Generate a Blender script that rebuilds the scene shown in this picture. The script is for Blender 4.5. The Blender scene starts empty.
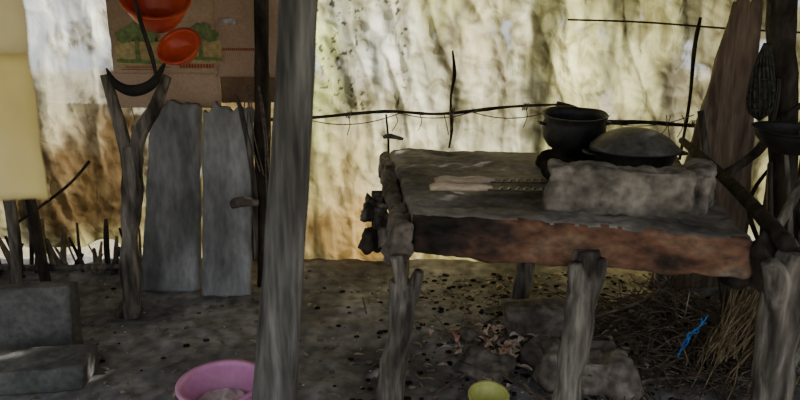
import bpy, bmesh, math, random
from mathutils import Vector, Matrix, noise
random.seed(7)
C=bpy.context; D=bpy.data
def link(o,parent=None):
    C.scene.collection.objects.link(o)
    if parent: o.parent=parent
    return o
def empty(name,loc=(0,0,0)):
    e=D.objects.new(name,None); e.empty_display_size=.1; link(e); return e
def fbm(p,s,o=4): return noise.fractal(Vector(p)*s,1.0,2.0,o)
# ---------------- materials
def M(name,cols,scale=(1,1,1),ns=5,rough=.9,bump=.3,bs=40,spec=.2,cr=(.35,.65),metal=0,fine=.25,dist=.3):
    m=D.materials.new(name); m.use_nodes=True; nt=m.node_tree; N=nt.nodes; L=nt.links
    b=N['Principled BSDF']; b.inputs['Roughness'].default_value=rough; b.inputs['Metallic'].default_value=metal
    b.inputs['Specular IOR Level'].default_value=spec
    tc=N.new('ShaderNodeTexCoord'); mp=N.new('ShaderNodeMapping'); mp.inputs['Scale'].default_value=scale
    L.new(tc.outputs['Object'],mp.inputs[0])
    n1=N.new('ShaderNodeTexNoise'); n1.inputs['Scale'].default_value=ns; n1.inputs['Detail'].default_value=8; n1.inputs['Distortion'].default_value=dist
    L.new(mp.outputs[0],n1.inputs['Vector'])
    r=N.new('ShaderNodeValToRGB'); e=r.color_ramp.elements
    k=len(cols)
    while len(e)<k: e.new(.5)
    for i,c in enumerate(cols):
        e[i].position=cr[0]+(cr[1]-cr[0])*i/max(1,k-1); e[i].color=(*c,1)
    L.new(n1.outputs[0],r.inputs[0])
    n2=N.new('ShaderNodeTexNoise'); n2.inputs['Scale'].default_value=bs; n2.inputs['Detail'].default_value=6
    L.new(mp.outputs[0],n2.inputs['Vector'])
    mx=N.new('ShaderNodeMix'); mx.data_type='RGBA'; mx.blend_type='OVERLAY'; mx.inputs[0].default_value=fine
    r2=N.new('ShaderNodeValToRGB'); r2.color_ramp.elements[0].position=.32; r2.color_ramp.elements[1].position=.68
    L.new(n2.outputs[0],r2.inputs[0])
    L.new(r.outputs[0],mx.inputs[6]); L.new(r2.outputs[0],mx.inputs[7]); L.new(mx.outputs[2],b.inputs['Base Color'])
    bp=N.new('ShaderNodeBump'); bp.inputs['Strength'].default_value=bump; bp.inputs['Distance'].default_value=.01
    L.new(n2.outputs[0],bp.inputs['Height']); L.new(bp.outputs[0],b.inputs['Normal'])
    return m
m_floor=M('dirt_floor',[(.08,.077,.08),(.18,.173,.177),(.33,.32,.325)],ns=2.0,bump=.9,bs=14,cr=(.32,.68),fine=.4)
m_out=M('outside_ground',[(.3,.25,.16),(.42,.37,.26)],ns=3)
m_post=M('weathered_post_wood',[(.05,.047,.042),(.125,.12,.11),(.25,.242,.22)],scale=(5,5,.5),ns=3,bs=11,bump=.7,cr=(.3,.75),fine=.4)
m_bark=M('bark_wood',[(.04,.033,.028),(.13,.113,.095),(.25,.225,.19)],scale=(5,5,.7),ns=3,bs=12,bump=.9,fine=.4)
m_dark=M('dark_sooty_wood',[(.015,.012,.010),(.035,.028,.022),(.07,.057,.045)],scale=(3,3,1),ns=4,bs=20,bump=.6)
m_slab=M('grey_weathered_board',[(.14,.138,.135),(.24,.238,.235),(.38,.378,.375)],scale=(3,3,.9),ns=1.6,bs=12,bump=.3,fine=.2)
m_plank=M('brown_plank',[(.13,.09,.065),(.22,.16,.12),(.31,.235,.175)],scale=(5,5,.4),ns=3,bs=12,bump=.3,fine=.25)
m_clay=M('dusty_clay_top',[(.09,.08,.074),(.23,.208,.188),(.40,.368,.335)],ns=2.2,bs=22,bump=.8,fine=.3,cr=(.3,.66))
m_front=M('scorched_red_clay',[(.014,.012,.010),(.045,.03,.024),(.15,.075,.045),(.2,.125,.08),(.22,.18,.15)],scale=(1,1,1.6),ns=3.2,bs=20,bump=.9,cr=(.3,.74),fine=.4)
m_block=M('mud_block_tan',[(.09,.078,.064),(.2,.176,.145),(.32,.285,.24)],ns=5,bs=20,bump=1,fine=.45)
m_cinder=M('grey_cinder_block',[(.07,.07,.067),(.105,.103,.1),(.16,.157,.15)],ns=4,bs=30,bump=.8,fine=.25)
m_stone=M('brown_stone',[(.08,.066,.056),(.15,.125,.105),(.26,.22,.185)],ns=6,bs=24,bump=.9,fine=.4)
m_soot=M('sooty_black_metal',[(.006,.006,.006),(.018,.017,.016),(.035,.033,.03)],ns=8,rough=.55,spec=.4,bump=.3)
m_char=M('charred_mud',[(.008,.007,.006),(.02,.017,.015),(.045,.037,.03)],ns=8,rough=1,spec=.05,bump=.4)
m_lid=M('dull_aluminium_lid',[(.07,.066,.06),(.14,.132,.12),(.22,.21,.19)],ns=6,rough=.5,metal=.2,bump=.15)
m_red=M('orange_red_plastic',[(.5,.05,.02),(.75,.12,.04)],ns=4,rough=.35,spec=.5,bump=.03,fine=.1)
m_pink=M('pink_plastic',[(.66,.26,.5),(.74,.34,.58)],ns=3,rough=.35,spec=.5,bump=.03,fine=.08)
m_water=M('soapy_cloth',[(.5,.4,.43),(.75,.68,.7)],ns=12,rough=.5)
m_card=M('brown_cardboard',[(.4,.28,.18),(.52,.38,.25),(.6,.45,.31)],ns=2.5,bs=60,bump=.1,fine=.1)
m_card3=M('tan_cardboard',[(.46,.32,.215),(.58,.42,.3)],ns=2.5,bs=60,bump=.1,fine=.1)
m_card2=M('dark_cardboard',[(.15,.09,.055),(.28,.185,.115)],ns=2.5,bs=60,bump=.1,fine=.15)
m_green=M('green_print',[(.17,.24,.09),(.24,.32,.13)],ns=20,bump=0)
m_yell=M('yellow_print',[(.5,.4,.17),(.55,.44,.2)],ns=20,bump=0)
m_redp=M('red_print',[(.4,.09,.05),(.45,.12,.07)],ns=20,bump=0)
m_white=M('white_flake',[(.45,.43,.4),(.65,.63,.6)],ns=20,bump=0)
m_rubber=M('black_rubber',[(.012,.012,.012),(.035,.033,.03)],ns=8,rough=.8)
m_knifewood=M('pale_knife_wood',[(.45,.33,.21),(.72,.6,.45)],scale=(1,6,6),ns=8,bump=.2)
m_straw=M('dry_straw',[(.14,.1,.055),(.27,.21,.12)],ns=10,bump=.2)
m_husk=M('corn_husk',[(.42,.3,.24),(.66,.57,.48),(.4,.14,.1)],ns=9,bump=.2)
m_leaf=M('dry_leaf',[(.12,.09,.065),(.26,.21,.15),(.42,.36,.28)],ns=7,bump=.2)
m_twig=M('dry_twig',[(.06,.045,.035),(.19,.145,.11)],ns=12,bump=.3)
m_blue=M('blue_cord',[(.02,.11,.35),(.035,.17,.5)],ns=20,bump=.1,rough=.5)
m_lime=M('lime_plastic',[(.5,.52,.14),(.6,.6,.2)],ns=4,rough=.4,spec=.5,bump=.02,fine=.1)
m_roof=M('unseen_roof_thatch',[(.05,.04,.03),(.1,.08,.055)],ns=8)
m_rope=M('rope_fibre',[(.1,.08,.06),(.2,.16,.12)],ns=20)
m_mesh=M('dark_net',[(.02,.022,.02),(.06,.06,.052)],ns=40)
m_fs=M('faded_yellow_cloth',[(.5,.38,.12),(.62,.5,.19),(.66,.56,.28)],ns=2,bs=8,rough=.8,bump=.1,fine=.08)
m_fs2=M('pale_yellow_cloth',[(.55,.46,.22),(.66,.57,.32)],ns=2,bs=8,rough=.8,bump=.1,fine=.08)
# ---------------- mesh helpers
def mkobj(name,bm,mats,parent=None,smooth=True):
    bmesh.ops.recalc_face_normals(bm,faces=bm.faces)
    me=D.meshes.new(name); bm.to_mesh(me); bm.free()
    for m in (mats if isinstance(mats,(list,tuple)) else [mats]): me.materials.append(m)
    for p in me.polygons: p.use_smooth=smooth
    return link(D.objects.new(name,me),parent)
def catmull(pts,rad,sub):
    P=[Vector(p) for p in pts]; out=[];R=[]
    for i in range(len(P)-1):
        p0=P[max(i-1,0)];p1=P[i];p2=P[i+1];p3=P[min(i+2,len(P)-1)]
        for j in range(sub):
            t=j/sub
            out.append(.5*((2*p1)+(p2-p0)*t+(2*p0-5*p1+4*p2-p3)*t*t+(3*p1-p0-3*p2+p3)*t**3))
            R.append(rad[i]*(1-t)+rad[i+1]*t)
    out.append(P[-1]);R.append(rad[-1]); return out,R
def addtube(bm,pts,rad,seg=12,sub=6,amp=.15,ns=8,flat=1.0,mi=0):
    if not isinstance(rad,(list,tuple)): rad=[rad]*len(pts)
    P,R=catmull(pts,rad,sub); rings=[]
    up=Vector((0.3,.9,.1)).normalized()
    T=(P[1]-P[0]).normalized(); a=T.cross(up).normalized()
    sd=random.random()*50
    for i,p in enumerate(P):
        T=(P[min(i+1,len(P)-1)]-P[max(i-1,0)]).normalized()
        a=(a-T*a.dot(T)).normalized(); b=T.cross(a)
        ring=[]
        for k in range(seg):
            th=2*math.pi*k/seg
            d=a*math.cos(th)+b*math.sin(th)*flat
            q=p+d*R[i]
            n=1+amp*noise.noise(Vector((q.x*ns+sd,q.y*ns,q.z*ns*.6)))+amp*.5*noise.noise(Vector((q.x*ns*3+sd,q.y*ns*3,q.z*ns)))
            ring.append(bm.verts.new(p+d*R[i]*n))
        rings.append(ring)
    fs=[]
    for i in range(len(rings)-1):
        for k in range(seg):
            fs.append(bm.faces.new((rings[i][k],rings[i][(k+1)%seg],rings[i+1][(k+1)%seg],rings[i+1][k])))
    fs.append(bm.faces.new(rings[0][::-1])); fs.append(bm.faces.new(rings[-1]))
    for f in fs: f.material_index=mi
def tube(name,pts,rad,mat,parent=None,**k):
    bm=bmesh.new(); addtube(bm,pts,rad,**k); return mkobj(name,bm,mat,parent)
def block(name,size,loc,rot,mat,r=.02,amp=.008,n=14,ns=6,parent=None,fn=None,mfn=None):
    bm=bmesh.new(); bmesh.ops.create_cube(bm,size=2)
    bmesh.ops.subdivide_edges(bm,edges=bm.edges,cuts=n,use_grid_fill=True)
    h=Vector(size)/2; r=min(r,min(h)*.95); sd=random.random()*30
    R=Matrix.Rotation(rot[2],3,'Z')@Matrix.Rotation(rot[1],3,'Y')@Matrix.Rotation(rot[0],3,'X')
    for v in bm.verts:
        p=Vector([v.co[i]*h[i] for i in range(3)])
        q=Vector([max(-(h[i]-r),min(h[i]-r,p[i])) for i in range(3)])
        d=p-q
        if d.length>1e-6: dn=d.normalized(); p=q+dn*r
        else: dn=Vector((0,0,0))
        s=Vector((sd,0,0))
        p+=dn*amp*(noise.fractal(p*ns+s,1,2,4))*1.6
        if fn: p=fn(p,h)
        v.co=R@p+Vector(loc)
    if mfn:
        bm.normal_update()
        for f in bm.faces: f.material_index=mfn(f)
    return mkobj(name,bm,mat,parent)
def lathe(name,prof,mat,loc=(0,0,0),rot=None,seg=48,parent=None,amp=0,wob=0):
    bm=bmesh.new(); rings=[]
    for r,z in prof:
        rings.append([bm.verts.new((r*math.cos(2*math.pi*k/seg),r*math.sin(2*math.pi*k/seg),z)) for k in range(seg)])
    for i in range(len(rings)-1):
        for k in range(seg):
            bm.faces.new((rings[i][k],rings[i][(k+1)%seg],rings[i+1][(k+1)%seg],rings[i+1][k]))
    bm.faces.new(rings[0]); bm.faces.new(rings[-1])
    R=(rot or Matrix.Identity(3))
    for v in bm.verts:
        p=v.co.copy()
        if amp: p*=1+amp*noise.noise(p*9)
        v.co=R@p+Vector(loc)
    return mkobj(name,bm,mat,parent)
def bowlprof(r,h,t=.006,base=.6,lip=.012):
    p=[(.001,0),(r*base,0)]
    for i in range(1,9):
        a=i/8; p.append((r*(base+(1-base)*math.sin(a*math.pi/2)),h*a))
    p+=[(r+lip,h),(r+lip,h+t),(r-t,h+t)]
    for i in range(7,0,-1):
        a=i/8; p.append((r*(base+(1-base)*math.sin(a*math.pi/2))-t,h*a+t*.5))
    p+=[(r*base-t,t),(.001,t)]
    return p
# ---------------- floor
def floorz(x,y):
    z=.018*fbm((x,y,0),1.6)+.014*fbm((x,y,3),7)
    z+=.05*max(0,min(1,(y-3.75)/.4))*(1 if x<-1.8 else .8)
    return z-.008
bm=bmesh.new(); nx,ny=240,180
vs=[[None]*(ny+1) for _ in range(nx+1)]
for i in range(nx+1):
    for j in range(ny+1):
        x=-3.6+7.2*i/nx; y=-.8+5.02*j/ny
        vs[i][j]=bm.verts.new((x,y,floorz(x,y)))
for i in range(nx):
    for j in range(ny): bm.faces.new((vs[i][j],vs[i+1][j],vs[i+1][j+1],vs[i][j+1]))
mkobj('floor',bm,m_floor)
bm=bmesh.new(); bmesh.ops.create_grid(bm,x_segments=8,y_segments=8,size=30)
for v in bm.verts: v.co.z=-.08
mkobj('ground_outside',bm,m_out)
# ---------------- tarp walls
def tarpmat(name):
    m=D.materials.new(name); m.use_nodes=True; nt=m.node_tree; N=nt.nodes; L=nt.links
    N.remove(N['Principled BSDF']); out=N['Material Output']
    at=N.new('ShaderNodeAttribute'); at.attribute_name='stain_light'
    tc=N.new('ShaderNodeTexCoord')
    def nz(scale,mapv,detail=8,dist=.6,src=None):
        mp=N.new('ShaderNodeMapping'); mp.inputs['Scale'].default_value=mapv; L.new(src or tc.outputs['Object'],mp.inputs[0])
        n=N.new('ShaderNodeTexNoise'); n.inputs['Scale'].default_value=scale; n.inputs['Detail'].default_value=detail; n.inputs['Distortion'].default_value=dist
        L.new(mp.outputs[0],n.inputs['Vector']); return n
    a=nz(2.4,(1.6,1,.8),8,.6); b=nz(11,(1,1,.15),6,.3); c=nz(7,(1,1,.8),10,.9)
    def ramp(n,p0,c0,p1,c1):
        r=N.new('ShaderNodeValToRGB'); e=r.color_ramp.elements; e[0].position=p0;e[0].color=(*c0,1);e[1].position=p1;e[1].color=(*c1,1); L.new(n,r.inputs[0]); return r
    ra=ramp(a.outputs[0],.38,(.35,.34,.25),.56,(1,1,1)); rb=ramp(b.outputs[0],.36,(.45,.43,.37),.54,(1,1,1)); rc=ramp(c.outputs[0],.38,(.32,.28,.19),.5,(1,1,1))
    cur=at.outputs['Color']
    for r,f in ((ra,.7),(rb,.55),(rc,.55)):
        mx=N.new('ShaderNodeMix'); mx.data_type='RGBA'; mx.blend_type='MULTIPLY'; mx.inputs[0].default_value=f
        L.new(cur,mx.inputs[6]); L.new(r.outputs[0],mx.inputs[7]); cur=mx.outputs[2]
    df=N.new('ShaderNodeBsdfDiffuse'); tr=N.new('ShaderNodeBsdfTranslucent'); tp=N.new('ShaderNodeBsdfTransparent')
    L.new(cur,df.inputs[0]); L.new(cur,tr.inputs[0])
    bp=N.new('ShaderNodeBump'); bp.inputs['Strength'].default_value=.8; bp.inputs['Distance'].default_value=.03
    L.new(c.outputs[0],bp.inputs['Height']); L.new(bp.outputs[0],df.inputs['Normal']); L.new(bp.outputs[0],tr.inputs['Normal'])
    ms=N.new('ShaderNodeMixShader'); ms.inputs[0].default_value=.72; L.new(df.outputs[0],ms.inputs[1]); L.new(tr.outputs[0],ms.inputs[2])
    m2=N.new('ShaderNodeMixShader'); L.new(at.outputs['Alpha'],m2.inputs[0]); L.new(ms.outputs[0],m2.inputs[1]); L.new(tp.outputs[0],m2.inputs[2])
    L.new(m2.outputs[0],out.inputs[0]); return m
m_tarp=tarpmat('stained_plastic_tarp_painted_light')
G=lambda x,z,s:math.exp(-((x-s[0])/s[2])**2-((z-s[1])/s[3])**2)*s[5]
stains_and_light=[(-2.2,1.6,.35,.35,(.95,.93,.86),1),(-2.1,1.0,.25,.22,(.8,.7,.45),.9),(-2.25,.55,.5,.38,(.13,.08,.035),1.2),(-1.95,.7,.18,.5,(.10,.065,.03),1.2),  # dirt blotches, plus highlights and grey fold shadows painted as colour
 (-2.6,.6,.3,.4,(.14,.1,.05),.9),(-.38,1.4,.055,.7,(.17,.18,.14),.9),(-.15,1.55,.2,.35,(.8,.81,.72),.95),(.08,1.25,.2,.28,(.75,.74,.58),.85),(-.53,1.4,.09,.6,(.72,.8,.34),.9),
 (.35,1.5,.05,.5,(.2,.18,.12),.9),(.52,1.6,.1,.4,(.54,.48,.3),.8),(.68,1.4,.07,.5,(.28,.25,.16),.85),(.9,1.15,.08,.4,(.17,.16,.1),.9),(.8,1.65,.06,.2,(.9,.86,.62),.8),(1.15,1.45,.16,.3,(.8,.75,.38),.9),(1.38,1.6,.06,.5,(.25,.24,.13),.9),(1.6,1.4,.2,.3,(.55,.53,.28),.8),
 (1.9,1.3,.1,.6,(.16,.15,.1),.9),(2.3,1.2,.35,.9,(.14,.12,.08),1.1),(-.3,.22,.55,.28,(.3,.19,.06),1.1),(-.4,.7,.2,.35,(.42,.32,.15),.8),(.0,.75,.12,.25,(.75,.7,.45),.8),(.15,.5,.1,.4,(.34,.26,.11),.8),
 (1.2,.3,.8,.25,(.8,.66,.22),.8),(-1.0,1.0,.3,.6,(.16,.1,.05),.9),(-1.1,.2,.6,.2,(.14,.09,.045),.9),(1.4,.97,.5,.07,(.24,.22,.12),.8),(.3,1.08,1.2,.05,(.3,.27,.15),.6)]  # first entry paints the yellow light on the wall under the table
def foldh(x,z):
    wx=x+.10*noise.noise(Vector((x*1.5,z*1.2,3)))+.05*z
    f1=1-abs(noise.noise(Vector((wx*3.0,z*.55,5))))*2
    f2=1-abs(noise.noise(Vector((wx*6.5+z*1.6,z*1.3,15))))*2
    f3=1-abs(noise.noise(Vector((wx*5-z*5,z*5+x*2,25))))*2
    f5=1-abs(noise.noise(Vector((wx*8+z*9,z*7-x*4,55))))*2
    f4=noise.noise(Vector((wx*16,z*9,35)))
    return .055*f1+.03*f2+.02*f3+.008*f5+.005*f4+.05*fbm((x*1.3,z*.5,0),1.6,3)
def stain_light(x,z):  # tarp colour: dirt with bright and shaded patches painted in
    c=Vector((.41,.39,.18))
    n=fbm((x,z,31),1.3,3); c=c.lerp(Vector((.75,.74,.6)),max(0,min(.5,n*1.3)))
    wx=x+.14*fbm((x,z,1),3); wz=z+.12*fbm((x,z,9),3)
    for s in stains_and_light:
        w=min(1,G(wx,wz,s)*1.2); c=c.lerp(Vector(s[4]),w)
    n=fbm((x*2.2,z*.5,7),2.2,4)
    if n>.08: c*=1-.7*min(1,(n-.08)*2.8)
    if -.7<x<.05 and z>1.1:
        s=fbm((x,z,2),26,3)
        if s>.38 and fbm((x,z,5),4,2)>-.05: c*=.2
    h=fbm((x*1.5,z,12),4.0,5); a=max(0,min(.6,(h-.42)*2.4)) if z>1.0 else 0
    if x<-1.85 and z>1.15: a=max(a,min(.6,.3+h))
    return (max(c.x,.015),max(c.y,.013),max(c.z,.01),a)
def tarp(name,x0,x1,z0f,z1,pos,mat,nx=700,nz=240,parent=None):
    bm=bmesh.new(); cl=bm.loops.layers.float_color.new('stain_light'); vs=[];cc={}
    for i in range(nx+1):
        row=[]
        for j in range(nz+1):
            x=x0+(x1-x0)*i/nx; zb=z0f(x); z=zb+(z1-zb)*j/nz
            d=foldh(x,z)+.04*abs(math.sin((z-1.08)*2.2))
            v=bm.verts.new(pos(x,d,z)); cc[v]=stain_light(x,z); row.append(v)
        vs.append(row)
    for i in range(nx):
        for j in range(nz):
            f=bm.faces.new((vs[i][j],vs[i+1][j],vs[i+1][j+1],vs[i][j+1]))
            for l in f.loops: l[cl]=cc[l.vert]
    return mkobj(name,bm,mat,parent)
def zb(x):
    if x<-1.8: return .13+.12*noise.noise(Vector((x*4,0,0)))
    return .0
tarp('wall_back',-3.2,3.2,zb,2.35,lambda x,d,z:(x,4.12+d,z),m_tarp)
for nm,X,gap in (('wall_left',-3.1,.03),('wall_right',2.75,.012)):
    bm=bmesh.new(); y=1.7
    while y<4.15:
        r=random.uniform(.02,.04); addtube(bm,[(X+random.uniform(-.02,.02),y,-.05),(X+random.uniform(-.03,.03),y+.01,1.1),(X,y+random.uniform(-.02,.02),2.35)],[r,r*.95,r*.9],seg=8,sub=3); y+=r*2+random.uniform(-.005,gap)
    s=.05 if X<0 else -.05
    for z in (.6,1.7): addtube(bm,[(X+s,1.6,z),(X+s,3,z+.03),(X+s,4.1,z)],.022,seg=8)
    mkobj(nm,bm,m_bark if X<0 else m_dark)
bm=bmesh.new()
for lay in range(2):
    x=-3.0
    while x<-1.75:
        r=random.uniform(.007,.022); h=random.uniform(.14,.42)
        if random.random()<.15: h=random.uniform(.5,.8)
        t=random.uniform(-.12,.12); yy=4.02-.04*lay
        addtube(bm,[(x,yy,-.04),(x+t*.5,yy-.01,h/2),(x+t,yy,h)],[r,r,r*.6],seg=7,sub=3,mi=random.choice((0,0,1,2))); x+=r*2+random.uniform(.01,.06)
addtube(bm,[(-2.62,3.95,.34),(-2.2,3.94,.62),(-2.02,3.96,.8)],.010,seg=6)
addtube(bm,[(-3.0,3.96,.07),(-2.4,3.96,.06),(-1.75,3.96,.08)],.022,seg=8,amp=.4,mi=1)
mkobj('stick_fence',bm,[m_dark,m_bark,m_straw])
tube('fence_post',[(-2.30,3.75,-.03),(-2.31,3.75,.5),(-2.33,3.74,1.0),(-2.36,3.74,2.34)],[.032,.03,.027,.025],m_dark)
tube('fence_post',[(-2.56,3.85,-.03),(-2.52,3.86,.5),(-2.58,3.85,2.34)],[.04,.035,.03],m_bark)
bm=bmesh.new(); bmesh.ops.create_cube(bm,size=1)
for v in bm.verts: v.co=Vector((v.co.x*6.8,v.co.y*4.0+2.35,v.co.z*.06+2.42))
mkobj('unseen_ceiling',bm,m_roof)  # added out of view to keep the room dark, lit from the sides
# ---------------- wall poles
p=empty('pole_lattice')
tube('rail_long',[(-1.0,4.0,1.06),(-.58,3.98,1.08),(-.1,3.98,1.12),(.26,3.98,1.105),(.7,3.98,1.15),(1.02,3.98,1.165)],[.009,.010,.013,.010,.011,.009],m_dark,p,amp=.4)
tube('rail_branch',[(1.0,3.98,1.17),(1.12,3.97,1.14),(1.29,3.97,1.06),(1.6,3.98,1.05),(1.9,3.98,1.03),(2.6,3.98,1.02)],[.016,.018,.018,.014,.013,.012],m_dark,p,amp=.3)
tube('rail_upper',[(1.04,4.0,1.685),(1.5,3.99,1.67),(2.07,3.99,1.63),(2.65,3.98,1.6)],.006,m_dark,p)
tube('upright_mid',[(.33,4.0,1.5),(.345,4.0,1.35),(.325,4.0,1.2),(.335,4.0,1.0),(.32,4.0,.88)],[.005,.012,.007,.011,.007],m_dark,p,amp=.5)
tube('upright_left',[(-.09,4.0,1.1),(-.075,4.0,.9),(-.08,4.0,.68)],[.007,.008,.006],m_dark,p)
tube('upright_right',[(1.87,4.02,1.7),(1.85,4.01,1.5),(1.86,4.01,1.2),(1.84,4.01,.8)],[.008,.014,.011,.008],m_dark,p,amp=.6)
for x,z in((-.33,1.1),(.33,1.12),(.8,1.15),(1.88,1.04)):
    bm=bmesh.new()
    for k in range(3): addtube(bm,[(x+.012*k-.01+.018*math.cos(a)*.4,3.98+.02*math.sin(a),z+.022*math.cos(a)) for a in [i*math.pi/4 for i in range(9)]],.003,seg=5,sub=2)
    addtube(bm,[(x,3.96,z),(x+.01,3.95,z-.06),(x-.01,3.96,z-.13)],.003,seg=5)
    mkobj('binding',bm,m_rope,p)
bm=bmesh.new()
for a,b,sg in (((-.6,1.07),(.0,1.11),.05),((.0,1.11),(.5,1.13),.04),((.45,1.12),(1.05,1.16),.06),((1.3,1.06),(1.88,1.1),.05)):
    addtube(bm,[(a[0]+(b[0]-a[0])*t,3.97,a[1]+(b[1]-a[1])*t-sg*4*t*(1-t)) for t in (0,.25,.5,.75,1)],.0035,seg=5,sub=4)
for k in range(9):
    x=random.uniform(-.5,1.9); addtube(bm,[(x,3.96,1.1),(x+random.uniform(-.02,.02),3.95,1.1-random.uniform(.03,.08)),(x+random.uniform(-.03,.03),3.95,1.1-random.uniform(.1,.2))],.003,seg=5)
mkobj('sagging_cords',bm,m_rope,p)
# ---------------- cardboard
def sheet(name,x0,x1,z0,z1,y,mat,parent=None,t=.006,amp=.012,n=20,tilt=0):
    bm=bmesh.new(); vs={}
    for s in (0,1):
        for i in range(n+1):
            for j in range(n+1):
                x=x0+(x1-x0)*i/n; z=z0+(z1-z0)*j/n
                ex=.006*fbm((x,z,3),12) if (i in(0,n) or j in(0,n)) else 0
                vs[s,i,j]=bm.verts.new((x+ex+tilt*(z-z0),y+s*t+amp*fbm((x,z,1),3),z+ex))
    for s in (0,1):
        for i in range(n):
            for j in range(n): bm.faces.new((vs[s,i,j],vs[s,i+1,j],vs[s,i+1,j+1],vs[s,i,j+1]))
    for i in range(n):
        for (a,b) in (((i,0),(i+1,0)),((i,n),(i+1,n)),((0,i),(0,i+1)),((n,i),(n,i+1))):
            bm.faces.new((vs[0,a[0],a[1]],vs[0,b[0],b[1]],vs[1,b[0],b[1]],vs[1,a[0],a[1]]))
    return mkobj(name,bm,mat,parent)
cb=empty('cardboard_sheet')
sheet('panel_printed',-1.78,-1.13,1.36,1.95,3.93,m_card,cb)
sheet('panel_lower_flap',-1.82,-1.13,1.15,1.375,3.945,m_card3,cb)
def tree(x,z,s,par,y=3.912):
    bm=bmesh.new()
    vv=[bm.verts.new(q) for q in ((x-.115*s,y+.001,z-.09*s),(x+.115*s,y+.001,z-.09*s),(x+.115*s,y+.001,z+.03*s),(x-.115*s,y+.001,z+.03*s))]; f=bm.faces.new(vv); f.material_index=1
    def blob(cx,cz,r,mi,dy=.001):
        vsb=[bm.verts.new((cx+r*math.cos(a)*(1+.12*math.sin(5*a)),y-dy,cz+r*.75*math.sin(a)*(1+.1*math.cos(7*a)))) for a in [2*math.pi*k/28 for k in range(28)]]
        f=bm.faces.new(vsb); f.material_index=mi
    for i,(dx,dz,r) in enumerate(((0,.08,.055),(-.06,.055,.045),(.06,.055,.045),(.03,.10,.035))): blob(x+dx*s,z+dz*s,r*s,0,.001+.0008*i)
    y4=y-.006
    vv=[bm.verts.new(q) for q in ((x-.012*s,y4,z-.06*s),(x+.012*s,y4,z-.06*s),(x+.008*s,y4,z+.05*s),(x-.008*s,y4,z+.05*s))]; bm.faces.new(vv)
    vv=[bm.verts.new(q) for q in ((x-.11*s,y4-.001,z-.075*s),(x+.11*s,y4-.001,z-.085*s),(x+.11*s,y4-.001,z-.065*s),(x-.11*s,y4-.001,z-.055*s))]; bm.faces.new(vv)
    mkobj('tree_print',bm,[m_green,m_yell],par,False)
tree(-1.61,1.52,1.2,cb); tree(-1.22,1.53,1.1,cb)
bm=bmesh.new()
for k in range(12):
    x=-1.36+k*.018; vv=[bm.verts.new(q) for q in ((x,3.915,1.395),(x+.012,3.915,1.395),(x+.012,3.915,1.42),(x,3.915,1.42))]; bm.faces.new(vv)
for xa,xb in ((-1.72,-1.5),(-1.70,-1.42)):
    z=1.385 if xa<-1.71 else 1.40
    vv=[bm.verts.new(q) for q in ((xa,3.912,z),(xb,3.912,z),(xb,3.912,z+.005),(xa,3.912,z+.005))]; bm.faces.new(vv)
mkobj('red_text_print',bm,m_redp,cb,False)
c2=empty('cardboard_sheet')
sheet('panel_tan',-1.15,-.74,1.34,2.0,3.94,m_card3,c2)
sheet('panel_dark_flap',-1.13,-.76,1.18,1.36,3.955,m_card2,c2)
bm=bmesh.new()
for k in range(16):
    x=-1.1+k*.013; vv=[bm.verts.new(q) for q in ((x,3.925,1.50),(x+.008,3.925,1.50),(x+.008,3.925,1.515),(x,3.925,1.515))]; bm.faces.new(vv)
mkobj('small_print',bm,m_redp,c2,False)
sheet('white_label',-1.10,-1.00,1.65,1.69,3.922,m_white,c2,t=.002,amp=.001,n=2)
# ---------------- forked post
fp=empty('forked_wooden_post')
bm=bmesh.new()
addtube(bm,[(-1.63,3.39,-.03),(-1.58,3.39,.12),(-1.56,3.39,.4),(-1.53,3.39,.65),(-1.485,3.39,.93),(-1.475,3.39,1.0)],[.062,.052,.05,.05,.058,.045],seg=16,amp=.35,ns=9)
addtube(bm,[(-1.5,3.39,.86),(-1.525,3.385,1.05),(-1.545,3.38,1.2),(-1.58,3.38,1.39)],[.04,.036,.03,.024],seg=12,amp=.25)
addtube(bm,[(-1.48,3.39,.86),(-1.43,3.38,1.06),(-1.34,3.38,1.2),(-1.245,3.38,1.38)],[.04,.04,.034,.026],seg=12,amp=.25)
mkobj('trunk',bm,m_bark,fp)
bm=bmesh.new()
addtube(bm,[(-1.545,3.33,1.425),(-1.50,3.32,1.345),(-1.41,3.31,1.31),(-1.31,3.32,1.345),(-1.235,3.33,1.45)],[.005,.026,.034,.028,.006],seg=14,sub=8,amp=.08,flat=.6)
mkobj('rubber_saddle_strip',bm,m_rubber,fp)
def Rx(t): return Matrix.Rotation(t,3,'X')
rb=empty('red_plastic_basin')
lathe('bowl',bowlprof(.16,.15,base=.6,lip=.018),m_red,(-1.30,3.48,1.665),Matrix.Rotation(math.radians(14),3,'Y')@Rx(math.radians(38)),parent=rb)
rb2=empty('red_plastic_basin')
lathe('bowl',bowlprof(.115,.08,base=.6,lip=.016),m_red,(-1.235,3.66,1.48),Matrix.Rotation(math.radians(-14),3,'Y')@Rx(math.radians(48)),parent=rb2)
hg=empty('rusty_hanger_strap')
tube('strap',[(-1.33,3.25,2.4),(-1.325,3.24,1.9),(-1.31,3.24,1.7),(-1.27,3.25,1.5),(-1.26,3.26,1.38)],[.008,.008,.013,.015,.008],m_dark,hg,seg=8,flat=.5)
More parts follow.
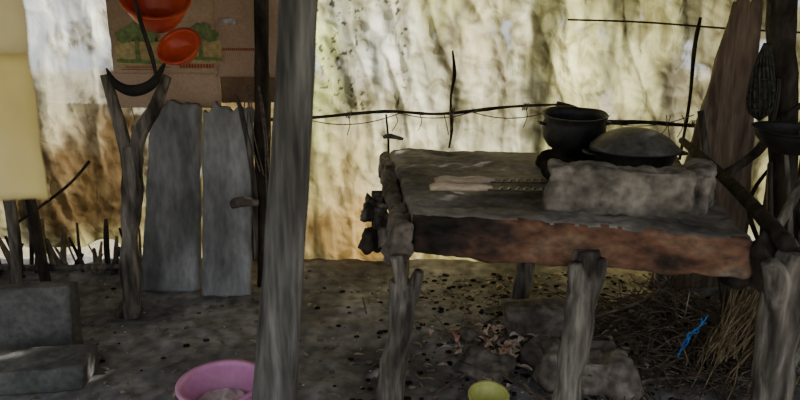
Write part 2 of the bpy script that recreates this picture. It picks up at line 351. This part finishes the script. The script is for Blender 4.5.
# ---------------- boards
def board(name,bl,br,tl,tr,z0,z1,y0,y1,t,mat,seed,roundtop=.02):
    bm=bmesh.new(); nx,nz=16,60; vs={}
    for s in (0,1):
        for i in range(nx+1):
            for j in range(nz+1):
                u=i/nx; w=j/nz
                x=(bl+(br-bl)*u)*(1-w)+(tl+(tr-tl)*u)*w
                z=z0+(z1-z0)*w
                if w>.9: z+= (w-.9)*10*(.06*fbm((u*2+seed,0,0),3)-roundtop*(2*u-1)**4)
                e=.012*fbm((seed,0,z),5) if i in(0,nx) else 0
                y=y0+(y1-y0)*w+s*t+ .008*fbm((x,seed,z*.6),6)
                vs[s,i,j]=bm.verts.new((x+e,y,z))
    for s in (0,1):
        for i in range(nx):
            for j in range(nz): bm.faces.new((vs[s,i,j],vs[s,i+1,j],vs[s,i+1,j+1],vs[s,i,j+1]))
    for i in range(nx):
        for jj in (0,nz): bm.faces.new((vs[0,i,jj],vs[0,i+1,jj],vs[1,i+1,jj],vs[1,i,jj]))
    for j in range(nz):
        for ii in (0,nx): bm.faces.new((vs[0,ii,j],vs[0,ii,j+1],vs[1,ii,j+1],vs[1,ii,j]))
    return mkobj(name,bm,mat)
board('wooden_slab',-1.68,-1.30,-1.545,-1.24,-.01,1.185,3.72,3.88,.045,m_slab,3,.05)
board('wooden_slab',-1.255,-.95,-1.21,-.90,-.01,1.165,3.64,3.82,.045,m_slab,11,.02)
sp=empty('dark_support_post')
tube('pole',[(-.90,3.80,-.03),(-.87,3.80,.5),(-.85,3.80,1.0),(-.82,3.80,1.5),(-.8,3.80,2.38)],[.04,.042,.05,.045,.04],m_dark,sp,amp=.3)
tube('brace',[(-.93,3.74,.2),(-.9,3.72,.7),(-.95,3.72,1.15),(-.98,3.7,1.25)],[.014,.016,.016,.01],m_bark,sp,amp=.3)
tube('knot',[(-1.02,3.62,.6),(-.95,3.62,.62),(-.87,3.66,.6)],[.02,.035,.02],m_stone,sp,amp=.4)
bm=bmesh.new()
for k in range(7):
    x=-.86+random.uniform(-.06,.04); addtube(bm,[(x,3.74,1.3),(x+random.uniform(-.04,.04),3.72,1.1),(x+random.uniform(-.05,.05),3.73,.85+random.uniform(-.3,.1))],.004,seg=5)
mkobj('strings',bm,m_rope,sp)
tube('wooden_support_post',[(-.497,2.0,-.04),(-.46,2.0,.3),(-.415,2.0,.7),(-.376,2.0,1.06),(-.34,2.0,1.4),(-.31,2.0,1.72),(-.245,2.0,2.4)],[.088,.08,.073,.067,.062,.06,.058],m_post,seg=36,sub=14,amp=.07,ns=7)
# ---------------- pink basin
pb=empty('pink_plastic_basin')
lathe('basin',bowlprof(.175,.135,base=.72,t=.008,lip=.014),m_pink,(-.775,2.39,.005),parent=pb)
bm=bmesh.new(); bmesh.ops.create_uvsphere(bm,u_segments=40,v_segments=20,radius=1)
for v in bm.verts:
    q=v.co.copy(); v.co=Vector((q.x*.115,q.y*.115,q.z*.03+.02*fbm((q.x,q.y,0),2.5)*(1 if q.z>0 else 0)))+Vector((-.775,2.37,.045))
mkobj('wet_cloth',bm,m_water,pb)
block('concrete_block',(.52,.14,.35),(-1.95,2.95,.17),(math.radians(-10),math.radians(-1),math.radians(6)),m_cinder,r=.012,amp=.006,n=24)
block('concrete_block',(.56,.24,.12),(-1.76,2.63,.062),(0,math.radians(1),math.radians(9)),m_cinder,r=.012,amp=.006,n=24)
# ---------------- foreground sheet
fs=empty('hanging_yellow_sheet')
sheet('upper_panel',-1.5,-.735,1.565,2.3,1.26,m_fs2,fs,t=.004,amp=.01,tilt=.03)
sheet('lower_panel',-1.5,-.76,1.255,1.62,1.29,m_fs,fs,t=.004,amp=.01,tilt=.03)
tube('top_cord',[(-1.6,1.28,2.3),(-1.1,1.28,2.29),(-.66,1.28,2.38)],.006,m_rope,fs,seg=6)
# ---------------- table
tb=empty('mud_stove_table')
A=(.05,2.37);B=(1.25,2.07);Cc=(1.64,3.62);Dd=(-.06,3.80)
def tri(p,h):
    u=(p.x/h.x+1)/2; v=(p.y/h.y+1)/2
    x=(A[0]*(1-u)+B[0]*u)*(1-v)+(Dd[0]*(1-u)+Cc[0]*u)*v
    y=(A[1]*(1-u)+B[1]*u)*(1-v)+(Dd[1]*(1-u)+Cc[1]*u)*v
    z=.82+p.z*(1-.15*u*(1-v))+.012*fbm((x,y,0),2.5)+.006*fbm((x,y,1),12)
    if p.z<0: z+=.012*fbm((x,y,5),5)
    return Vector((x,y,z))
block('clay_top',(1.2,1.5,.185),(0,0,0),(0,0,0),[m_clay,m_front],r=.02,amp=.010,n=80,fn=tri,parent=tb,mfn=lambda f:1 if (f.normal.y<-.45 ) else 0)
for i in range(9):
    t=i/8; block('rim_chunk',(random.uniform(.06,.09),.2,random.uniform(.13,.17)),(.005-.09*t+random.uniform(-.01,.01),2.42+1.38*t,.80+random.uniform(-.01,.01)),(random.uniform(-.05,.05),0,random.uniform(-.05,.12)),m_stone,r=.02,amp=.014,n=8,ns=12,parent=tb)
tube('right_edge_pole',[(1.33,2.02,.90),(1.42,2.4,.93),(1.55,2.95,.95),(1.70,3.7,.98)],[.03,.028,.026,.02],m_dark,tb,amp=.2)
for i,(x,yy,z) in enumerate([(-.10,2.95,.69),(-.06,2.72,.69),(-.12,3.4,.70)]):
    tube('cross_log',[(x-.04,yy,z),(x+.6,yy-.0,z+.01),(x+1.4,yy-.0,z)],[.045,.05,.035],m_bark,tb,amp=.35)
block('mud_lump',(.12,.14,.11),(-.12,3.0,.74),(0,0,.3),m_bark,r=.03,amp=.035,n=8,ns=14,parent=tb)
block('mud_lump',(.12,.14,.10),(-.11,2.75,.67),(.1,0,.1),m_dark,r=.03,amp=.03,n=8,ns=14,parent=tb)
block('mud_lump',(.09,.12,.09),(-.03,2.45,.70),(0,.2,.3),m_stone,r=.03,amp=.03,n=8,ns=14,parent=tb)
tube('rim_stick',[(-.1,3.83,.98),(-.06,3.8,.99),(.02,3.78,.975)],[.012,.016,.01],m_bark,tb)
bm=bmesh.new()
addtube(bm,[(-.055,2.30,-.03),(-.03,2.30,.25),(.01,2.30,.5),(.025,2.31,.64)],[.062,.055,.055,.058],seg=16,amp=.35,ns=10)
addtube(bm,[(.02,2.31,.54),(.0,2.29,.68),(-.015,2.28,.76)],[.035,.03,.022],amp=.3)
addtube(bm,[(.03,2.30,.54),(.06,2.29,.64),(.075,2.28,.70)],[.035,.028,.02],amp=.3)
mkobj('leg_front_left',bm,m_bark,tb)
bm=bmesh.new()
addtube(bm,[(.65,2.17,-.03),(.66,2.17,.25),(.675,2.17,.5),(.70,2.18,.72),(.70,2.19,.82)],[.056,.052,.055,.055,.045],seg=18,amp=.3,ns=10,sub=8)
addtube(bm,[(.69,2.17,.55),(.66,2.16,.72),(.645,2.15,.78)],[.035,.03,.02],amp=.3)
addtube(bm,[(.70,2.17,.58),(.735,2.16,.72),(.745,2.15,.80)],[.03,.028,.018],amp=.3)
mkobj('leg_front_mid',bm,m_bark,tb)
bm=bmesh.new()
addtube(bm,[(1.40,2.06,-.03),(1.395,2.06,.25),(1.37,2.05,.5),(1.37,2.04,.72),(1.39,2.05,.86)],[.075,.068,.066,.07,.055],seg=18,amp=.28,ns=9,sub=8)
addtube(bm,[(1.37,2.04,.62),(1.31,2.01,.78),(1.27,2.0,.84)],[.045,.04,.03],amp=.3)
addtube(bm,[(1.38,2.05,.6),(1.46,2.02,.78),(1.49,2.02,.90)],[.045,.04,.028],amp=.3)
mkobj('leg_front_right',bm,m_bark,tb)
block('end_mud_mass',(.2,.2,.2),(1.36,2.13,.77),(0,0,.2),m_dark,r=.06,amp=.04,n=12,ns=10,parent=tb)
tube('leg_back_left',[(0.0,3.7,-.03),(0.02,3.7,.4),(.0,3.7,.78)],[.05,.045,.045],m_bark,tb,amp=.3)
tube('leg_back_mid',[(.72,3.55,-.03),(.76,3.55,.2),(.80,3.55,.45),(.8,3.55,.78)],[.06,.055,.05,.045],m_bark,tb,amp=.3)
tube('leg_back_right',[(1.6,3.5,-.03),(1.58,3.5,.4),(1.58,3.5,.78)],[.055,.05,.045],m_bark,tb,amp=.3)
# hearth
block('hearth_brick',(.53,.13,.185),(.86,2.41,1.0),(math.radians(2),math.radians(1.5),math.radians(-9)),m_block,r=.018,amp=.016,n=50,ns=9)
block('hearth_brick',(.30,.12,.17),(1.255,2.54,.985),(0,math.radians(-3),math.radians(64)),m_block,r=.018,amp=.018,n=36,ns=9)
h=empty('hearth_mud_ring')
block('ridge_left',(.16,.55,.1),(.78,3.0,.955),(0,0,-.1),m_char,r=.045,amp=.02,n=14,parent=h)
block('ridge_back',(.5,.12,.1),(1.2,3.5,.96),(0,0,-.15),m_char,r=.045,amp=.02,n=14,parent=h)
block('pot_stone',(.2,.2,.09),(.95,3.38,.95),(0,0,.3),m_char,r=.04,amp=.02,n=10,parent=h)
block('ember_bed',(.5,.5,.04),(1.08,2.95,.922),(0,0,-.1),m_char,r=.018,amp=.01,n=14,parent=h)
pot=empty('black_cooking_pot')
pr=[(.001,0),(.08,.0),(.13,.03),(.162,.08),(.168,.12),(.162,.165),(.16,.18),(.172,.2),(.174,.206),(.166,.206),(.153,.182),(.152,.165),(.160,.12),(.152,.08),(.12,.035),(.07,.012),(.001,.01)]
lathe('pot_body',pr,m_soot,(.935,3.34,.985),Rx(math.radians(6)),parent=pot,amp=.03)
bm=bmesh.new()
for s in(-1,1):
    addtube(bm,[(.935+s*.15,3.31,1.13),(.935+s*.185,3.29,1.14),(.935+s*.185,3.36,1.14),(.935+s*.15,3.38,1.13)],.007,seg=8)
mkobj('ear_handles',bm,m_soot,pot)
pan=empty('wide_pan_with_lid')
pr=[(.001,0),(.13,.0),(.165,.025),(.188,.07),(.195,.10),(.21,.105),(.212,.112),(.19,.112),(.18,.07),(.15,.03),(.001,.015)]
lathe('pan_body',pr,m_soot,(1.14,2.98,.95),parent=pan)
pr=[(.208,0),(.206,.01),(.19,.022),(.17,.042),(.13,.068),(.08,.087),(.03,.096),(.001,.097)]
lathe('domed_lid',[(.001,.0)]+pr,m_lid,(1.14,2.98,1.066),Rx(math.radians(3)),parent=pan)
bm=bmesh.new(); 
for s in(-1,1):
    addtube(bm,[(1.14+s*.19,2.94,1.04),(1.14+s*.235,2.93,1.045),(1.14+s*.235,3.02,1.045),(1.14+s*.19,3.02,1.04)],.007,seg=8)
mkobj('side_handles',bm,m_soot,pan)
def machete(y,x0,tilt,blademat,z=.942):
    e=empty('machete')
    e.location=(x0,y,z); e.rotation_euler=(0,0,tilt)
    bm=bmesh.new(); addtube(bm,[(0,0,.012),(.04,.004,.018),(.12,0,.014),(.2,-.002,.016),(.27,0,.012)],[.014,.021,.016,.019,.012],seg=12,amp=.06,flat=1)
    mkobj('handle',bm,m_knifewood,e)
    bm=bmesh.new()
    prof=[(.25,-.028),(.50,-.042),(.545,-.02),(.555,.012),(.25,.022)]
    lo=[bm.verts.new((a,b,.006)) for a,b in prof]; hi=[bm.verts.new((a,b,.011)) for a,b in prof]
    bm.faces.new(lo);bm.faces.new(hi)
    for i in range(5): bm.faces.new((lo[i],lo[(i+1)%5],hi[(i+1)%5],hi[i]))
    mkobj('blade',bm,blademat,e,False)
    bm=bmesh.new()
    for k in range(6): addtube(bm,[(.30+k*.035,-.02,.013),(.31+k*.035,0,.016),(.32+k*.035,.014,.013)],.0035,seg=6,sub=2)
    mkobj('cord_wrap',bm,m_knifewood,e)
machete(2.62,.13,math.radians(-2),m_soot); machete(2.74,.16,math.radians(3),m_soot)
# ---------------- right side
board('wooden_plank',1.62,2.25,2.03,2.19,-.01,1.80,3.76,3.93,.03,m_plank,5,.01)
rp=empty('dark_corner_post')
tube('pole',[(2.02,3.0,-.03),(1.95,3.0,.6),(1.87,3.0,1.1),(1.76,3.0,1.75),(1.7,3.0,2.38)],[.07,.065,.065,.06,.06],m_dark,rp,amp=.2,seg=16)
tube('branch_prop',[(1.55,2.9,.95),(1.70,2.92,1.05),(1.80,2.93,1.2),(1.93,2.95,1.3)],[.02,.022,.02,.015],m_dark,rp,amp=.2)
tube('branch_prop_low',[(1.62,2.7,.45),(1.78,2.75,.8),(1.98,2.85,1.15)],[.022,.022,.02],m_bark,rp,amp=.2)
tube('branch_prop_back',[(1.9,3.3,0),(1.75,3.3,.6),(1.62,3.35,1.2)],[.025,.022,.018],m_bark,rp,amp=.2)
for k in range(18):
    a=random.uniform(-.2,.2)
    tube('side_stick',[(1.72+k*.045,2.5+.07*k,.0),(1.8+k*.035+a,2.6+.07*k,.55),(1.7+k*.05+a*.5,2.7+.07*k,1.0+random.uniform(-.2,.3))],[.016,.014,.01],(m_bark,m_dark,m_straw)[k%3],rp,seg=8,amp=.2)
sb=empty('hanging_net_bag')
bm=bmesh.new()
for k in range(16):
    a=2*math.pi*k/16
    addtube(bm,[(1.665+.01*math.cos(a),2.9+.01*math.sin(a),1.56),(1.665+.035*math.cos(a+.2),2.9+.035*math.sin(a+.2),1.47),(1.67+.052*math.cos(a+.5),2.9+.052*math.sin(a+.5),1.36),(1.675+.05*math.cos(a+.7),2.9+.05*math.sin(a+.7),1.26),(1.68,2.9,1.21)],.005,seg=5,sub=4)
for z,r in((1.5,.028),(1.45,.04),(1.4,.05),(1.35,.053),(1.3,.054),(1.26,.05)):
    addtube(bm,[(1.67+r*math.cos(a),2.9+r*math.sin(a),z) for a in [2*math.pi*i/12 for i in range(13)]],.004,seg=5,sub=1)
addtube(bm,[(1.665,2.9,1.56),(1.67,2.93,1.75),(1.72,2.96,1.9)],.004,seg=5)
mkobj('net',bm,m_mesh,sb)
bm=bmesh.new(); bmesh.ops.create_uvsphere(bm,u_segments=24,v_segments=18,radius=.046)
for v in bm.verts:
    q=v.co.copy(); s=1 if q.z<0 else 1-.35*q.z/.046
    v.co=Vector((q.x*s+.008*fbm(q,20)+1.672,q.y*s+2.9,q.z*3+1.37))
mkobj('cloth_contents',bm,m_mesh,sb)
hp=empty('hanging_black_pan')
lathe('pan_bowl',bowlprof(.155,.10,base=.45),m_soot,(1.74,2.74,1.09),Rx(math.radians(4)),parent=hp)
tube('pan_handle',[(1.75,2.90,1.19),(1.76,2.91,1.3),(1.76,2.92,1.4)],.008,m_soot,hp,seg=8)
# ---------------- under the table
block('stone_block',(.34,.16,.17),(.74,3.14,.08),(0,math.radians(-2),math.radians(-4)),m_stone,r=.025,amp=.014,n=18)
block('field_stone',(.42,.26,.19),(.84,2.66,.08),(0,.05,-.15),m_stone,r=.05,amp=.05,n=20,ns=5)
block('field_stone',(.26,.18,.10),(.40,2.70,.04),(0,.1,-.5),m_stone,r=.035,amp=.03,n=16,ns=7)
block('field_stone',(.12,.1,.07),(.38,3.02,.03),(0,0,.3),m_stone,r=.03,amp=.02,n=10,ns=9)
def leaf(bm,x,y,z,L,W,yaw,curl):
    c,s=math.cos(yaw),math.sin(yaw); prev=None
    for i in range(9):
        t=i/8; w=W*math.sin(math.pi*min(.97,max(.06,t)))**.7
        zz=z+curl*math.sin(t*math.pi)+random.uniform(0,.003)
        row=[bm.verts.new((x+c*(t-.5)*L-s*o*w,y+s*(t-.5)*L+c*o*w,zz+abs(o)*W*.5)) for o in(-1,-.4,.4,1)]
        if prev:
            for k in range(3): bm.faces.new((prev[k],prev[k+1],row[k+1],row[k]))
        prev=row
bm=bmesh.new()
for k in range(130):
    a=random.random()
    if a<.4: x,y=random.gauss(.42,.10),random.gauss(2.95,.15)
    elif a<.7: x,y=random.gauss(.62,.10),random.gauss(2.88,.08)
    else: x,y=random.gauss(1.18,.10),random.gauss(2.88,.10)
    leaf(bm,x,y,floorz(x,y)+.012+random.random()*.03,random.uniform(.03,.11),random.uniform(.006,.022),random.uniform(0,6),random.uniform(.003,.03))
mkobj('corn_husk_scraps',bm,m_husk)
bm=bmesh.new()
for k in range(900):
    x=random.gauss(.9,.55) if k%3 else random.uniform(-2.4,1.9); y=random.uniform(2.35,3.95)
    leaf(bm,x,y,floorz(x,y)+.004,random.uniform(.015,.07),random.uniform(.002,.012),random.uniform(0,6),random.uniform(.0,.012))
mkobj('dry_leaf_litter',bm,m_leaf)
bm=bmesh.new()
for k in range(650):
    x=random.gauss(1.42,.26); y=random.gauss(2.98,.27); x=min(max(x,.95),1.95)
    h=max(.01,.3*math.exp(-((x-1.5)/.3)**2-((y-3.05)/.35)**2)*random.random())
    a=random.uniform(0,math.pi); L=random.uniform(.06,.2); e=random.uniform(-.1,.1)
    c,s=math.cos(a)*L,math.sin(a)*L
    addtube(bm,[(x-c,y-s,max(.01,h-e)),(x+random.uniform(-.02,.02),y,h+.02),(x+c,y+s,max(.01,h+e))],random.uniform(.002,.004),seg=4,sub=2)
mkobj('twig_pile',bm,m_twig)
bm=bmesh.new()
for k in range(45):
    x0,y0=1.50+random.gauss(0,.06),2.62+random.gauss(0,.05)
    x1,y1=1.68+random.gauss(0,.05),2.75+random.gauss(0,.06)
    addtube(bm,[(x0,y0,.16+random.gauss(0,.03)),((x0+x1)/2+random.gauss(0,.02),(y0+y1)/2,.27+random.gauss(0,.02)),(x1,y1,.42+random.gauss(0,.04))],.003,seg=5,sub=2)
for k in range(25):
    x0,y0=1.5+random.gauss(0,.12),2.65+random.gauss(0,.1)
    addtube(bm,[(x0,y0,.01),(x0+.05,y0+.03,.1),(x0+random.gauss(.1,.05),y0+.05,.2)],.003,seg=5,sub=2)
mkobj('straw_bundle',bm,m_straw)
bm=bmesh.new()
for k in range(3):
    pts=[(1.30+.03*i+random.uniform(-.02,.02),2.6+.02*i,.17+random.uniform(-.03,.04)+.025*i) for i in range(6)]
    addtube(bm,pts,.004,seg=6,sub=4)
mkobj('blue_cord',bm,m_blue)
lb=empty('lime_plastic_bowl')
lathe('bowl',bowlprof(.085,.055,base=.55,lip=.006),m_lime,(.39,2.42,.01),Rx(math.radians(10)),parent=lb)
bm=bmesh.new()
addtube(bm,[(.16,2.5,.02),(.4,2.75,.03),(.52,3.0,.03)],.008,seg=6); addtube(bm,[(.3,2.9,.02),(.55,2.55,.03),(.72,2.35,.02)],.007,seg=6)
addtube(bm,[(.95,2.45,.02),(1.2,2.6,.03),(1.5,2.6,.03)],.010,seg=6)
addtube(bm,[(.95,3.2,.02),(1.3,3.1,.2),(1.6,3.3,.3)],.009,seg=6)
for k in range(22):
    x,y=random.gauss(.9,.5),random.uniform(2.4,3.6); a=random.uniform(0,3.1); l=random.uniform(.05,.16); c,s=math.cos(a)*l,math.sin(a)*l
    addtube(bm,[(x-c,y-s,floorz(x,y)+.012),(x,y,floorz(x,y)+.02),(x+c,y+s,floorz(x,y)+.012)],random.uniform(.003,.006),seg=5,sub=2)
mkobj('loose_sticks',bm,m_twig)
for nm,mm,cnt,smx in (('floor_rubble',m_stone,900,.015),('ash_flakes',m_white,340,.006),('charcoal_bits',m_char,600,.016)):
    bm=bmesh.new()
    for k in range(cnt):
        x=random.uniform(-2.6,2.2); y=random.uniform(2.3,4.0)
        if random.random()<.5 or (mm is m_char and k%5): x=random.gauss(.8,.5)
        s=random.uniform(.002,smx)
        r=bmesh.ops.create_icosphere(bm,subdivisions=1,radius=s)
        for v in r['verts']: v.co=Vector((v.co.x*1.4+x,v.co.y+y,v.co.z*.6+floorz(x,y)+s*.3))
    mkobj(nm,bm,mm,None,False)
# ---------------- camera and lights
cam=D.cameras.new('camera'); co=D.objects.new('camera',cam); link(co)
cam.sensor_width=36; cam.lens=36*620/800; co.location=(0,0,1.6); co.rotation_euler=(math.radians(75),0,0)
cam.dof.use_dof=True; cam.dof.focus_distance=3.2; cam.dof.aperture_fstop=2.2
C.scene.camera=co
sun=D.lights.new('sun','SUN'); sun.energy=14; sun.angle=math.radians(1); sun.color=(1,.97,.88); so=D.objects.new('sun',sun); link(so)
so.rotation_euler=Vector((-1.0,-1,-.75)).to_track_quat('-Z','Y').to_euler()
w=D.worlds.new('world'); C.scene.world=w; w.use_nodes=True
w.node_tree.nodes['Background'].inputs[0].default_value=(.9,.95,1,1); w.node_tree.nodes['Background'].inputs[1].default_value=1.15
